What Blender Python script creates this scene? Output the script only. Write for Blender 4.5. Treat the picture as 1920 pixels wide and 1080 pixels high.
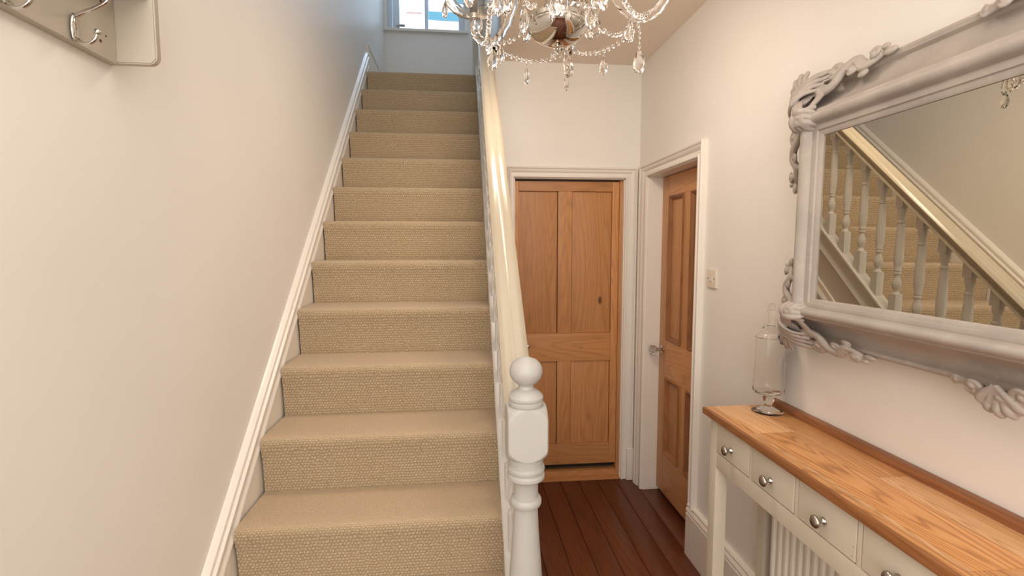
import bpy, bmesh, math, random
from mathutils import Vector, Matrix
PI = math.pi
C = bpy.context.scene.collection
for o in list(bpy.data.objects):
    bpy.data.objects.remove(o)
random.seed(7)

# ------------------------------------------------------------------ camera, world, lights, exposure
cam_d = bpy.data.cameras.new('camera'); cam = bpy.data.objects.new('camera', cam_d); C.objects.link(cam)
cam_d.sensor_width = 36; cam_d.lens = 939.8 / 1920 * 36; cam_d.clip_start = 0.02
yaw, pit, rol = -0.0995, 0.0838, -0.0007
fw = Vector((-math.sin(yaw) * math.cos(pit), math.cos(yaw) * math.cos(pit), -math.sin(pit)))
rt = Vector((math.cos(yaw), math.sin(yaw), 0)); up = rt.cross(fw)
rr = rt * math.cos(rol) + up * math.sin(rol); uu = up * math.cos(rol) - rt * math.sin(rol)
m = Matrix((rr, uu, -fw)).transposed().to_4x4(); m.translation = (0, 0, 1.598)
cam.matrix_world = m
bpy.context.scene.camera = cam
vs = bpy.context.scene.view_settings
vs.view_transform = 'Standard'; vs.look = 'None'; vs.gamma = 1; vs.use_curve_mapping = False
vs.exposure = 0.24
bpy.context.scene.cycles.max_bounces = 14
bpy.context.scene.cycles.transparent_max_bounces = 16
bpy.context.scene.cycles.transmission_bounces = 12
bpy.context.scene.cycles.caustics_refractive = False
bpy.context.scene.cycles.caustics_reflective = False

world = bpy.data.worlds.new('sky'); bpy.context.scene.world = world
world.use_nodes = True
bg = world.node_tree.nodes['Background']
bg.inputs[0].default_value = (0.62, 0.80, 1.0, 1); bg.inputs[1].default_value = 2.6

def light(name, kind, loc, energy, col, size=None, rot=None, sizey=None, cam_vis=True):
    l = bpy.data.lights.new(name, kind); l.energy = energy; l.color = col
    if kind == 'AREA':
        l.shape = 'RECTANGLE'; l.size = size; l.size_y = sizey or size
    elif kind == 'POINT': l.shadow_soft_size = size
    o = bpy.data.objects.new(name, l); C.objects.link(o); o.location = loc
    if rot: o.rotation_euler = rot
    return o
# added fill light behind the camera
light('front_fill', 'AREA', (-0.15, -1.45, 1.75), 38, (1.0, 0.98, 0.965), 1.5, (PI / 2, 0, 0), 1.9)
# added broad overhead fill above and behind the camera, brightens the walls evenly
light('overhead_fill', 'AREA', (0.05, -0.1, 2.74), 17, (1.0, 0.965, 0.93), 1.5, (0, 0, 0), 2.4)
# sky light through the landing window
light('landing_daylight', 'AREA', (-0.31, 4.91, 4.40), 11.5, (0.50, 0.71, 1.0), 0.60, (-PI / 2, 0, 0), 0.58)
light('stairwell_fill', 'POINT', (-0.25, 2.9, 4.9), 2.5, (0.88, 0.94, 1.0), 0.15)  # added fill with no fitting, cool tone for the upper stairs
light('hall_fill', 'AREA', (0.32, 1.80, 2.68), 9.5, (1.0, 0.86, 0.72), 0.45, (0.40, 0, 0), 0.3)  # added fill above the view, aimed at the back of the hall

# ------------------------------------------------------------------ node helpers
def mat(name, col=(0.8, 0.8, 0.8), rough=0.5, metal=0.0, spec=0.5, trans=0.0, ior=1.5, coat=0.0):
    m = bpy.data.materials.new(name); m.use_nodes = True
    b = m.node_tree.nodes['Principled BSDF']
    b.inputs['Base Color'].default_value = (*col, 1); b.inputs['Roughness'].default_value = rough
    b.inputs['Metallic'].default_value = metal; b.inputs['Specular IOR Level'].default_value = spec
    b.inputs['Transmission Weight'].default_value = trans; b.inputs['IOR'].default_value = ior
    b.inputs['Coat Weight'].default_value = coat
    return m
class NT:
    def __init__(s, m): s.t = m.node_tree; s.b = s.t.nodes['Principled BSDF']
    def n(s, typ, **kw):
        n = s.t.nodes.new(typ)
        for k, v in kw.items():
            if k.startswith('i_'):
                n.inputs[k[2:].replace('_', ' ')].default_value = v
            else: setattr(n, k, v)
        return n
    def l(s, a, b): s.t.links.new(a, b)
    def coords(s, scale=(1, 1, 1), kind='Object', rot=(0, 0, 0), offset=False):
        tc = s.n('ShaderNodeTexCoord'); mp = s.n('ShaderNodeMapping')
        mp.inputs['Scale'].default_value = scale; mp.inputs['Rotation'].default_value = rot
        if offset:                                   # every piece gets its own stretch of grain
            oi = s.n('ShaderNodeObjectInfo'); ml = s.n('ShaderNodeVectorMath', operation='SCALE')
            cx = s.n('ShaderNodeCombineXYZ')
            for q in range(3): s.l(oi.outputs['Random'], cx.inputs[q])
            s.l(cx.outputs[0], ml.inputs[0]); ml.inputs['Scale'].default_value = 37.0
            ad = s.n('ShaderNodeVectorMath', operation='ADD')
            s.l(tc.outputs[kind], ad.inputs[0]); s.l(ml.outputs[0], ad.inputs[1]); s.l(ad.outputs[0], mp.inputs[0])
        else: s.l(tc.outputs[kind], mp.inputs[0])
        return mp.outputs[0]
    def noise(s, vec, scale, detail=4, rough=0.5, dist=0.0):
        n = s.n('ShaderNodeTexNoise'); s.l(vec, n.inputs['Vector']); n.inputs['Scale'].default_value = scale
        n.inputs['Detail'].default_value = detail; n.inputs['Roughness'].default_value = rough
        n.inputs['Distortion'].default_value = dist
        return n.outputs['Fac']
    def ramp(s, fac, stops):
        r = s.n('ShaderNodeValToRGB'); s.l(fac, r.inputs[0]); e = r.color_ramp.elements
        while len(e) < len(stops): e.new(0.5)
        for k, (p, c) in enumerate(stops): e[k].position = p; e[k].color = (*c, 1) if len(c) == 3 else c
        return r.outputs[0]
    def mix(s, fac, a, b, mode='MIX'):
        x = s.n('ShaderNodeMix', data_type='RGBA', blend_type=mode)
        for v, i in ((fac, 0), (a, 6), (b, 7)):
            if isinstance(v, (int, float)): x.inputs[i].default_value = v
            elif isinstance(v, tuple): x.inputs[i].default_value = (*v, 1)
            else: s.l(v, x.inputs[i])
        return x.outputs[2]
    def math(s, op, a, b=0.0):
        x = s.n('ShaderNodeMath', operation=op)
        for v, i in ((a, 0), (b, 1)):
            if isinstance(v, (int, float)): x.inputs[i].default_value = v
            else: s.l(v, x.inputs[i])
        return x.outputs[0]
    def bump(s, h, strength=0.3, dist=0.01):
        b = s.n('ShaderNodeBump'); b.inputs['Strength'].default_value = strength; b.inputs['Distance'].default_value = dist
        s.l(h, b.inputs['Height']); s.l(b.outputs[0], s.b.inputs['Normal'])

def paint(name, col, rough=0.5, var=0.03, bump=0.05, bscale=60, spec=0.5):
    m = mat(name, col, rough, spec=spec); t = NT(m); v = t.coords()
    n = t.noise(v, 3.0, 3); d = tuple(c * (1 - var) for c in col); l = tuple(min(1, c * (1 + var)) for c in col)
    t.l(t.ramp(n, [(0.3, d), (0.7, l)]), t.b.inputs['Base Color'])
    t.bump(t.noise(v, bscale, 3), bump, 0.004)
    return m
def wood(name, dark, mid, light_, axis='z', rough=0.45, knots=True, scale=1.0, coat=0.0, contrast=0.45, wsc=14):
    """grain runs along `axis` in object coordinates"""
    m = mat(name, mid, rough, coat=coat); t = NT(m)
    s = {'x': (0.10, 1, 1), 'y': (1, 0.10, 1), 'z': (1, 1, 0.10)}[axis]
    v = t.coords(tuple(q * scale for q in s), offset=True)
    warp = t.noise(v, 4.0, 2)
    vv = t.n('ShaderNodeVectorMath', operation='ADD'); t.l(v, vv.inputs[0])
    cx = t.n('ShaderNodeCombineXYZ'); w2 = t.math('MULTIPLY', warp, 0.35)
    for q in range(3): t.l(w2, cx.inputs[q])
    t.l(cx.outputs[0], vv.inputs[1])
    w = t.n('ShaderNodeTexWave', wave_type='BANDS', bands_direction='DIAGONAL'); t.l(vv.outputs[0], w.inputs['Vector'])
    w.inputs['Scale'].default_value = wsc; w.inputs['Distortion'].default_value = 4; w.inputs['Detail'].default_value = 3
    w.inputs['Detail Scale'].default_value = 1.2
    fv = t.coords(tuple(q * scale for q in {'x': (0.05, 1, 1), 'y': (1, 0.05, 1), 'z': (1, 1, 0.05)}[axis]), offset=True)
    fine = t.noise(fv, 130, 4, 0.62)
    big = t.noise(v, 5.0, 3)
    c = t.mix(contrast, mid, t.ramp(w.outputs['Fac'], [(0.0, dark), (0.25, mid), (1.0, light_)]))
    c = t.mix(0.38, c, t.ramp(fine, [(0.30, dark), (0.55, mid), (0.72, light_)]))
    c = t.mix(t.ramp(big, [(0.40, (0, 0, 0)), (0.70, (0.45, 0.45, 0.45))]), c, tuple(x * 0.70 for x in mid))
    if knots:
        kv = t.coords(tuple(q * scale for q in {'x': (0.5, 1, 1), 'y': (1, 0.5, 1), 'z': (1, 1, 0.5)}[axis]), offset=True)
        vo = t.n('ShaderNodeTexVoronoi'); t.l(kv, vo.inputs['Vector']); vo.inputs['Scale'].default_value = 3.6
        k = t.ramp(vo.outputs['Distance'], [(0.0, (1, 1, 1)), (0.035, (0.9, 0.9, 0.9)), (0.065, (0, 0, 0))])
        c = t.mix(k, c, tuple(x * 0.35 for x in dark))
    oi = t.n('ShaderNodeObjectInfo'); hv = t.n('ShaderNodeHueSaturation'); t.l(c, hv.inputs['Color'])
    t.l(t.math('ADD', t.math('MULTIPLY', oi.outputs['Random'], 0.26), 0.87), hv.inputs['Value'])
    t.l(hv.outputs[0], t.b.inputs['Base Color'])
    t.bump(fine, 0.12, 0.003)
    return m

M = {}
M['wall'] = paint('cream_wall_paint', (0.84, 0.795, 0.735), 0.42, 0.015, 0.06, 30)
M['ceil'] = paint('ceiling_paint', (0.90, 0.79, 0.67), 0.8, 0.01)
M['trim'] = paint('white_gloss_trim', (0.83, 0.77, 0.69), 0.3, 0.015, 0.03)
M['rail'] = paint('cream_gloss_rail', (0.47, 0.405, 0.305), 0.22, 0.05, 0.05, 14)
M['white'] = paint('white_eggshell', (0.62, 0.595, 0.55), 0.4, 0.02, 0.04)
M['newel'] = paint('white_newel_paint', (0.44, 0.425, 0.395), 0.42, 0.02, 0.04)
M['pinev'] = wood('stripped_pine_upright', (0.32, 0.15, 0.062), (0.55, 0.25, 0.088), (0.64, 0.32, 0.125), 'z')
M['pineh'] = wood('stripped_pine_crosswise', (0.32, 0.15, 0.062), (0.55, 0.25, 0.088), (0.64, 0.32, 0.125), 'x')
M['pinehy'] = wood('stripped_pine_along_hall', (0.34, 0.16, 0.062), (0.55, 0.25, 0.088), (0.64, 0.32, 0.125), 'y')
M['pinev2'] = wood('brightened_pine_upright', (0.40, 0.19, 0.08), (0.66, 0.335, 0.145), (0.76, 0.42, 0.19), 'z')  # side door pine: colour raised to make up for the weak light there
M['pinehy2'] = wood('brightened_pine_along_hall', (0.40, 0.19, 0.08), (0.66, 0.335, 0.145), (0.76, 0.42, 0.19), 'y')
M['pinedk'] = wood('dark_pine_moulding', (0.20, 0.075, 0.028), (0.36, 0.15, 0.058), (0.44, 0.20, 0.085), 'z')
M['board'] = wood('stained_floorboard', (0.075, 0.018, 0.006), (0.165, 0.044, 0.014), (0.235, 0.07, 0.023), 'y', 0.45)
M['board2'] = wood('stained_floorboard_dark', (0.055, 0.014, 0.005), (0.125, 0.032, 0.011), (0.175, 0.05, 0.017), 'y', 0.45)
M['oak'] = wood('oiled_oak', (0.27, 0.095, 0.025), (0.66, 0.30, 0.10), (0.80, 0.42, 0.17), 'y', 0.36, True, 1.3, contrast=0.8, wsc=22)
M['oakp'] = wood('pale_oak', (0.46, 0.20, 0.07), (0.74, 0.40, 0.18), (0.88, 0.56, 0.30), 'y', 0.36, False, 1.3, contrast=0.7, wsc=22)
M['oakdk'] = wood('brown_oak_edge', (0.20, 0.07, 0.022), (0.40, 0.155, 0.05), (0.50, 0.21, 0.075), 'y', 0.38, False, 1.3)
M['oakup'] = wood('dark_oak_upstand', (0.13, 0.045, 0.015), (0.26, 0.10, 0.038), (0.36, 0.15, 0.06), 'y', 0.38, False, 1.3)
M['console'] = paint('putty_console_paint', (0.70, 0.62, 0.49), 0.5, 0.03, 0.06, 40)
M['rack'] = paint('taupe_rack_paint', (0.50, 0.445, 0.36), 0.55, 0.04, 0.06, 40)
M['radiator'] = paint('white_radiator_enamel', (0.80, 0.74, 0.63), 0.35, 0.01, 0.02)
M['plastic'] = mat('cream_plastic', (0.80, 0.70, 0.58), 0.35)
M['dark'] = mat('shadow_black', (0.02, 0.014, 0.01), 0.7)
M['screw'] = mat('rusty_screw', (0.10, 0.05, 0.02), 0.6, 0.4)
M['chrome'] = mat('chrome', (0.62, 0.60, 0.57), 0.06, 1.0)
M['nickel'] = mat('satin_nickel', (0.50, 0.46, 0.42), 0.22, 1.0)
M['glass'] = mat('clear_glass', (0.985, 0.99, 0.985), 0.0, trans=1.0, ior=1.45)
M['thin'] = mat('thin_jar_glass', (0.99, 0.99, 0.985), 0.0, trans=1.0, ior=1.22)
M['crystal'] = mat('cut_crystal', (0.97, 0.94, 0.90), 0.0, trans=0.97, ior=1.38)
M['silver'] = mat('mirror_silver', (0.73, 0.70, 0.61), 0.0, 1.0)
M['upvc'] = mat('window_frame_white', (0.70, 0.76, 0.84), 0.35)
M['slate'] = mat('teal_slate', (0.10, 0.25, 0.29), 0.6)
M['render'] = mat('white_render', (0.92, 0.90, 0.88), 0.8)
M['ridge'] = mat('red_ridge_tile', (0.45, 0.16, 0.12), 0.8)
g = mat('pane_glass', (1, 1, 1), 0.0, trans=1.0, ior=1.45); M['pane'] = g

def emis(name, col, s):
    m = mat(name, col, 0.3); b = m.node_tree.nodes['Principled BSDF']
    b.inputs['Emission Color'].default_value = (*col, 1); b.inputs['Emission Strength'].default_value = s
    return m
M['bulb'] = emis('warm_bulb', (1.0, 0.74, 0.48), 4.5)

# distressed grey frame: worn edges, darker brown in recesses
m = mat('distressed_grey_paint', (0.47, 0.42, 0.38), 0.5); t = NT(m); v = t.coords()
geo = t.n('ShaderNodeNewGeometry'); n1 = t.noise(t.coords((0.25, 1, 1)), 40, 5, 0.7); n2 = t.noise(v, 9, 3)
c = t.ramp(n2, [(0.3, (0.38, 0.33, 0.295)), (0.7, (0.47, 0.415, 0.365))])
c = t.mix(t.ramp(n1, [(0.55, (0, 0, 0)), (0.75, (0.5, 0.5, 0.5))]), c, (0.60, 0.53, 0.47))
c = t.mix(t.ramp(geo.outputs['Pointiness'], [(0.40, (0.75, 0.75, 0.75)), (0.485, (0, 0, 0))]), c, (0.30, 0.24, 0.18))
c = t.mix(t.ramp(n1, [(0.70, (0, 0, 0)), (0.76, (0.8, 0.8, 0.8))]), c, (0.22, 0.15, 0.09))
t.l(c, t.b.inputs['Base Color']); t.bump(n1, 0.12, 0.002)
M['frame'] = m

# woven loop carpet: loops run in rows, the same on tread and riser
m = mat('woven_loop_carpet', (0.5, 0.4, 0.28), 0.95, spec=0.1); t = NT(m)
tc = t.n('ShaderNodeTexCoord'); sx = t.n('ShaderNodeSeparateXYZ'); t.l(tc.outputs['Object'], sx.inputs[0])
yz = t.math('ADD', sx.outputs[2], sx.outputs[1])
cb = t.n('ShaderNodeCombineXYZ'); t.l(sx.outputs[0], cb.inputs[0]); t.l(yz, cb.inputs[1])
jn = t.noise(cb.outputs[0], 60, 2); jv = t.n('ShaderNodeVectorMath', operation='ADD'); t.l(cb.outputs[0], jv.inputs[0])
cj = t.n('ShaderNodeCombineXYZ'); t.l(t.math('MULTIPLY', jn, 0.017), cj.inputs[0]); t.l(t.math('MULTIPLY', jn, 0.010), cj.inputs[1])
t.l(cj.outputs[0], jv.inputs[1])
br = t.n('ShaderNodeTexBrick'); t.l(jv.outputs[0], br.inputs['Vector'])
br.offset = 0.5; br.inputs['Scale'].default_value = 1.0; br.inputs['Brick Width'].default_value = 0.0108
br.inputs['Row Height'].default_value = 0.0090; br.inputs['Mortar Size'].default_value = 0.0024
br.inputs['Mortar Smooth'].default_value = 0.6; br.inputs['Bias'].default_value = 0.0
br.inputs['Color1'].default_value = (0.73, 0.60, 0.435, 1); br.inputs['Color2'].default_value = (0.63, 0.505, 0.355, 1)
br.inputs['Mortar'].default_value = (0.29, 0.23, 0.15, 1)
fl = t.noise(cb.outputs[0], 320, 3, 0.7); bl = t.noise(cb.outputs[0], 5, 3)
c = t.mix(0.45, br.outputs['Color'], t.ramp(fl, [(0.35, (0.32, 0.25, 0.16)), (0.7, (0.70, 0.57, 0.41))]))
c = t.mix(t.ramp(bl, [(0.35, (0, 0, 0)), (0.7, (0.25, 0.25, 0.25))]), c, (0.42, 0.33, 0.21))
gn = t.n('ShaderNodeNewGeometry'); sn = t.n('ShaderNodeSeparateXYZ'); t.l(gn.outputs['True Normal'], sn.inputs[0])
tread_blend = t.ramp(sn.outputs[2], [(0.55, (0, 0, 0)), (0.95, (0.62, 0.62, 0.62))])       # up-facing treads blended to plain tan; grazing-view smoothness put into the colour
c = t.mix(tread_blend, c, (0.60, 0.455, 0.315))
c = t.mix(1.0, c, (0.97, 0.91, 0.83), 'MULTIPLY')
t.l(c, t.b.inputs['Base Color'])
t.b.inputs['Sheen Weight'].default_value = 0.25; t.b.inputs['Sheen Roughness'].default_value = 0.5
h = t.math('SUBTRACT', t.math('MULTIPLY', fl, 0.5), br.outputs['Fac']); t.bump(h, 0.6, 0.004)
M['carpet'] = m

# ------------------------------------------------------------------ mesh helpers
def new(): return bmesh.new()
def box(bm, x0, x1, y0, y1, z0, z1, bev=0.0, seg=2):
    vs_ = [bm.verts.new((x, y, z)) for x in (x0, x1) for y in (y0, y1) for z in (z0, z1)]
    f = [(0, 1, 3, 2), (4, 6, 7, 5), (0, 4, 5, 1), (2, 3, 7, 6), (0, 2, 6, 4), (1, 5, 7, 3)]
    fs = [bm.faces.new([vs_[i] for i in q]) for q in f]
    if bev > 0:
        es = list({e for q in fs for e in q.edges})
        bmesh.ops.bevel(bm, geom=es, offset=bev, segments=seg, affect='EDGES', profile=0.7)
    return bm
def sweep(bm, pts, prof, closed_prof=True, frame=None, scales=None, cap=True):
    """sweep a 2-D profile along pts; frame gives constant (side, up) vectors"""
    pts = [Vector(p) for p in pts]; rings = []; n = len(pts)
    u = None
    for i, p in enumerate(pts):
        d = (pts[min(i + 1, n - 1)] - pts[max(i - 1, 0)]).normalized()
        if frame: s, uu_ = frame
        else:
            if u is None:
                a = Vector((0, 0, 1)) if abs(d.z) < 0.9 else Vector((1, 0, 0)); u = (a - d * a.dot(d)).normalized()
            else: u = (u - d * u.dot(d)).normalized()
            s, uu_ = d.cross(u), u
        k = scales[i] if scales else 1.0
        rings.append([bm.verts.new(p + s * (a_ * k) + uu_ * (b_ * k)) for a_, b_ in prof])
    m_ = len(prof)
    for i in range(n - 1):
        for j in range(m_ if closed_prof else m_ - 1):
            bm.faces.new((rings[i][j], rings[i][(j + 1) % m_], rings[i + 1][(j + 1) % m_], rings[i + 1][j]))
    if cap and closed_prof:
        bm.faces.new(rings[0][::-1]); bm.faces.new(rings[-1])
    return rings
def circ(r, n=12): return [(r * math.cos(2 * PI * k / n), r * math.sin(2 * PI * k / n)) for k in range(n)]
def tube(bm, pts, r, n=10, scales=None): return sweep(bm, pts, circ(r, n), scales=scales)
def lathe(bm, prof, c=(0, 0, 0), n=32, axis='z', close=False, flute=None):
    """prof: list of (r, h)"""
    c = Vector(c); rings = []
    for r, h in prof:
        if r < 1e-6:
            p = [(0, 0, h)]
        else: p = [(r * (1 + (flute[1] * abs(math.sin(flute[0] * PI * k / n)) if flute else 0)) * math.cos(2 * PI * k / n), r * (1 + (flute[1] * abs(math.sin(flute[0] * PI * k / n)) if flute else 0)) * math.sin(2 * PI * k / n), h) for k in range(n)]
        if axis == 'x': p = [(q[2], q[0], q[1]) for q in p]
        if axis == 'y': p = [(q[0], q[2], q[1]) for q in p]
        rings.append([bm.verts.new(c + Vector(q)) for q in p])
    pairs = list(zip(rings, rings[1:]))
    if close: pairs.append((rings[-1], rings[0]))
    for a, b in pairs:
        if len(a) == 1 and len(b) == 1: continue
        for k in range(n):
            if len(a) == 1: bm.faces.new((a[0], b[(k + 1) % n], b[k]))
            elif len(b) == 1: bm.faces.new((a[k], a[(k + 1) % n], b[0]))
            else: bm.faces.new((a[k], a[(k + 1) % n], b[(k + 1) % n], b[k]))
    return rings
def prism(bm, pts, axis, a, b):
    """extrude the polygon pts (2-D) along axis from a to b; (x: y,z) (y: x,z) (z: x,y)"""
    def P(q, h): return {'x': (h, q[0], q[1]), 'y': (q[0], h, q[1]), 'z': (q[0], q[1], h)}[axis]
    A = [bm.verts.new(P(q, a)) for q in pts]; B = [bm.verts.new(P(q, b)) for q in pts]; n = len(pts)
    for k in range(n): bm.faces.new((A[k], A[(k + 1) % n], B[(k + 1) % n], B[k]))
    bm.faces.new(A[::-1]); bm.faces.new(B)
    return bm
def blob(bm, c, r, s=(1, 1, 1), sub=2, rot=None):
    mt = Matrix.Translation(c) @ (rot or Matrix.Identity(4)) @ Matrix.Diagonal((*s, 1))
    bmesh.ops.create_icosphere(bm, subdivisions=sub, radius=r, matrix=mt)
def me_from(bm, name, m, smooth=True, angle=35):
    bmesh.ops.recalc_face_normals(bm, faces=bm.faces)
    me = bpy.data.meshes.new(name); bm.to_mesh(me); bm.free()
    me.materials.append(m)
    if smooth:
        for p in me.polygons: p.use_smooth = True
        me.set_sharp_from_angle(angle=math.radians(angle))
    return me
def obj(name, bm, m, parent=None, smooth=True, label=None, angle=35, loc=None):
    o = bpy.data.objects.new(name, me_from(bm, name, m, smooth, angle)); C.objects.link(o)
    if parent: o.parent = parent
    if loc: o.location = loc
    if label: o['label'] = label
    return o
def inst(name, me, parent, loc, rot=(0, 0, 0), scale=(1, 1, 1), label=None):
    o = bpy.data.objects.new(name, me); C.objects.link(o); o.parent = parent; o.location = loc
    o.rotation_euler = rot; o.scale = scale
    if label: o['label'] = label
    return o
def thing(name, label, cat, loc=(0, 0, 0), group=None):
    o = bpy.data.objects.new(name, None); C.objects.link(o); o.location = loc; o.empty_display_size = 0.05
    o['label'] = label; o['category'] = cat
    if group: o['group'] = group
    return o
def struct(name, bm, m, parent=None, smooth=False, label=None):
    o = obj(name, bm, m, parent, smooth)
    if not parent: o['kind'] = 'structure'
    if label: o['label'] = label
    return o

# ------------------------------------------------------------------ room shell
XL, XR_, YB = -0.695, 1.169, 3.248          # left wall, right wall, end wall
HC = 2.757; YF = -1.6; TOP = 5.3; YU = 4.874; LZ = 2.86
XS, XC = -0.6707, 0.12                       # wall string face, balustrade string face
GO, RI, Y4 = 0.2139, 0.19, 1.494            # going, rise, y of the fourth riser
def ytop(z): return z
bm = box(new(), XL - 0.12, XL, YF - 0.1, YU + 0.3, -0.1, TOP); struct('wall_left', bm, M['wall'])
# right wall with doorway
DY0, DY1, DZ = 2.396, 3.082, 2.030
bm = new()
box(bm, XR_, XR_ + 0.16, YF - 0.1, DY0, 0, HC + 0.1); box(bm, XR_, XR_ + 0.16, DY1, YB, 0, HC + 0.1)
box(bm, XR_, XR_ + 0.16, DY0, DY1, DZ, HC + 0.1)
struct('wall_right', bm, M['wall'])
bm = new(); box(bm, 1.55, 1.6, 2.1, 3.5, -0.1, 2.4); box(bm, XR_ + 0.16, 1.6, 2.1, 2.15, -0.1, 2.4); box(bm, XR_ + 0.16, 1.6, 3.45, 3.5, -0.1, 2.4); box(bm, XR_ + 0.16, 1.6, 2.1, 3.5, 2.4, 2.45)
struct('wall_side', bm, M['wall'])
bm = new(); box(bm, XL, XR_ + 0.16, YB + 0.45, YB + 0.5, -0.1, 2.5); box(bm, XR_ + 0.1, XR_ + 0.16, YB + 0.12, YB + 0.45, -0.1, 2.5); box(bm, 0.165, XR_ + 0.16, YB + 0.12, YB + 0.5, 2.5, 2.55); box(bm, 0.165, 0.2, YB + 0.12, YB + 0.45, -0.1, 2.5)
struct('wall_cellar', bm, M['wall'])
bm = new(); prism(bm, [(XC, YB), (0.30, YB), (0.30, YU), (XC, YU)], 'z', HC + 0.03, HC + 0.1); struct('trim_7', bm, M['trim'])
# end wall with cellar doorway
BX0, BX1, BZ = 0.339, 1.072, 2.037
bm = new()
box(bm, 0.165, BX0, YB, YB + 0.12, 0, HC + 0.1); box(bm, BX1, XR_ + 0.16, YB, YB + 0.12, 0, HC + 0.1)
box(bm, BX0, BX1, YB, YB + 0.12, BZ, HC + 0.1)
struct('wall_end', bm, M['wall'])
bm = box(new(), XL - 0.12, XR_ + 0.16, YF - 0.1, YF, 0, HC + 0.1); struct('wall_front', bm, M['wall'])
bm = new()
box(bm, XL, XR_ + 0.05, YF, 1.9, HC, HC + 0.1)
prism(bm, [(0.15, 1.9), (XR_ + 0.05, 1.9), (XR_ + 0.05, YB + 0.12), (0.265, YB + 0.12)], 'z', HC, HC + 0.1)
struct('ceiling', bm, M['ceil'])
bm = box(new(), XL - 0.12, 1.2, 1.8, YU + 0.3, TOP, TOP + 0.1); struct('ceiling_upper', bm, M['ceil'])
# upper storey: side wall of the stairwell, wall above the opening and far wall with the window
bm = box(new(), 0.275, 0.375, 1.9, YU + 0.2, HC + 0.1, TOP); struct('wall_stairwell', bm, M['wall'])
bm = box(new(), XL, 0.275, 1.8, 1.9, HC + 0.1, TOP); struct('wall_trimmer', bm, M['wall'])
WX0, WX1, WZ0, WZ1 = -0.665, 0.045, 3.575, 4.75
bm = new()
box(bm, XL, 0.375, YU, YU + 0.25, LZ - 0.3, WZ0); box(bm, XL, 0.375, YU, YU + 0.25, WZ1, TOP)
box(bm, XL, WX0, YU, YU + 0.25, WZ0, WZ1); box(bm, WX1, 0.375, YU, YU + 0.25, WZ0, WZ1)
struct('wall_landing', bm, M['wall'])
bm = box(new(), WX0 - 0.02, WX1 + 0.03, YU - 0.03, YU + 0.05, WZ0 - 0.012, WZ0 + 0.012, 0.006)
struct('trim_1', bm, M['trim'], smooth=True)
# landing floor
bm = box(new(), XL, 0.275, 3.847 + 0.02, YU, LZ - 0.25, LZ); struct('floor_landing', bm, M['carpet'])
# cellar side panelling under the stairs (spandrel) with sloping mouldings
SL = RI / GO
CN = (0.58 + RI) - SL * (Y4 - 0.025)        # nosing line z = CN + SL*y
ccap = -0.50
def zl(c, y): return c + SL * y
sp_x0, sp_x1 = 0.145, 0.165
bm = new()
y0s, y1s = 1.12, YB
prism(bm, [(y0s, 0), (y1s, 0), (y1s, zl(-0.78, y1s)), (y0s, zl(-0.78, y0s))], 'x', sp_x0, sp_x1)
struct('wall_spandrel', bm, M['wall'])

# window in the landing wall
w = bpy.data.objects.new('window_1', None); C.objects.link(w); w['kind'] = 'structure'
WY = YU + 0.06
for n_, (a, b, c_, d) in {'frame_bottom': (WX0, WX1, WZ0, WZ0 + 0.045), 'frame_top': (WX0, WX1, WZ1 - 0.06, WZ1), 'frame_side_near_wall': (WX0, WX0 + 0.04, WZ0, WZ1),
        'frame_side': (WX1 - 0.055, WX1, WZ0, WZ1)}.items():
    struct('window_frame', box(new(), a, b, WY, WY + 0.06, c_, d, 0.004), M['upvc'], w)
struct('mullion', box(new(), -0.325, -0.295, WY - 0.005, WY + 0.06, WZ0, WZ1, 0.004), M['upvc'], w)
bm = box(new(), WX0 + 0.045, WX0 + 0.105, WY + 0.01, WY + 0.05, WZ0 + 0.05, WZ1 - 0.06, 0.006); struct('casement_stile', bm, M['upvc'], w)
bm = box(new(), WX0 + 0.09, WX0 + 0.16, WY - 0.03, WY, WZ0 + 0.055, WZ0 + 0.07, 0.005); box(bm, WX0 + 0.08, WX0 + 0.11, WY - 0.015, WY + 0.01, WZ0 + 0.045, WZ0 + 0.08, 0.004)
struct('casement_catch', bm, M['nickel'], w, smooth=True)
for a, b in ((WX0 + 0.04, -0.325), (-0.295, WX1 - 0.055)):
    struct('window_pane', box(new(), a, b, WY + 0.028, WY + 0.032, WZ0 + 0.045, WZ1 - 0.06), M['pane'], w)

# ------------------------------------------------------------------ houses outside the landing window
hs = thing('neighbour_house', 'pale rendered house with slate lean-to roof seen through the landing window', 'house', (0, 13, 0))
obj('house_wall', box(new(), -9, 7, 0, 3, -1, 9.5), M['render'], hs, False)
for k in range(7):                                         # slates of the lean-to in overlapping courses
    bm = new(); z_ = 7.03 + 0.032 * k; y_ = -0.30 + 0.012 * k
    prism(bm, [(y_, z_), (y_ + 0.020, z_ + 0.040), (y_ + 0.034, z_ + 0.038), (y_ + 0.014, z_ - 0.002)], 'x', -0.77, 1.4); obj('slate_course', bm, M['slate'], hs, False)
obj('lean_to_wall', box(new(), -0.72, 1.35, -0.27, 0, 5.2, 7.02), M['render'], hs, False)
bm = box(new(), -0.80, 1.42, -0.10, 0.0, 7.245, 7.285, 0.015); obj('ridge_tile', bm, M['ridge'], hs)
bm = box(new(), -1.3, -0.93, -0.02, 0, 7.285, 7.30); obj('brick_course', bm, M['ridge'], hs)
bm = box(new(), -0.775, -0.755, -0.06, -0.02, 7.28, 8.6); obj('downpipe', bm, M['ridge'], hs)
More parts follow.
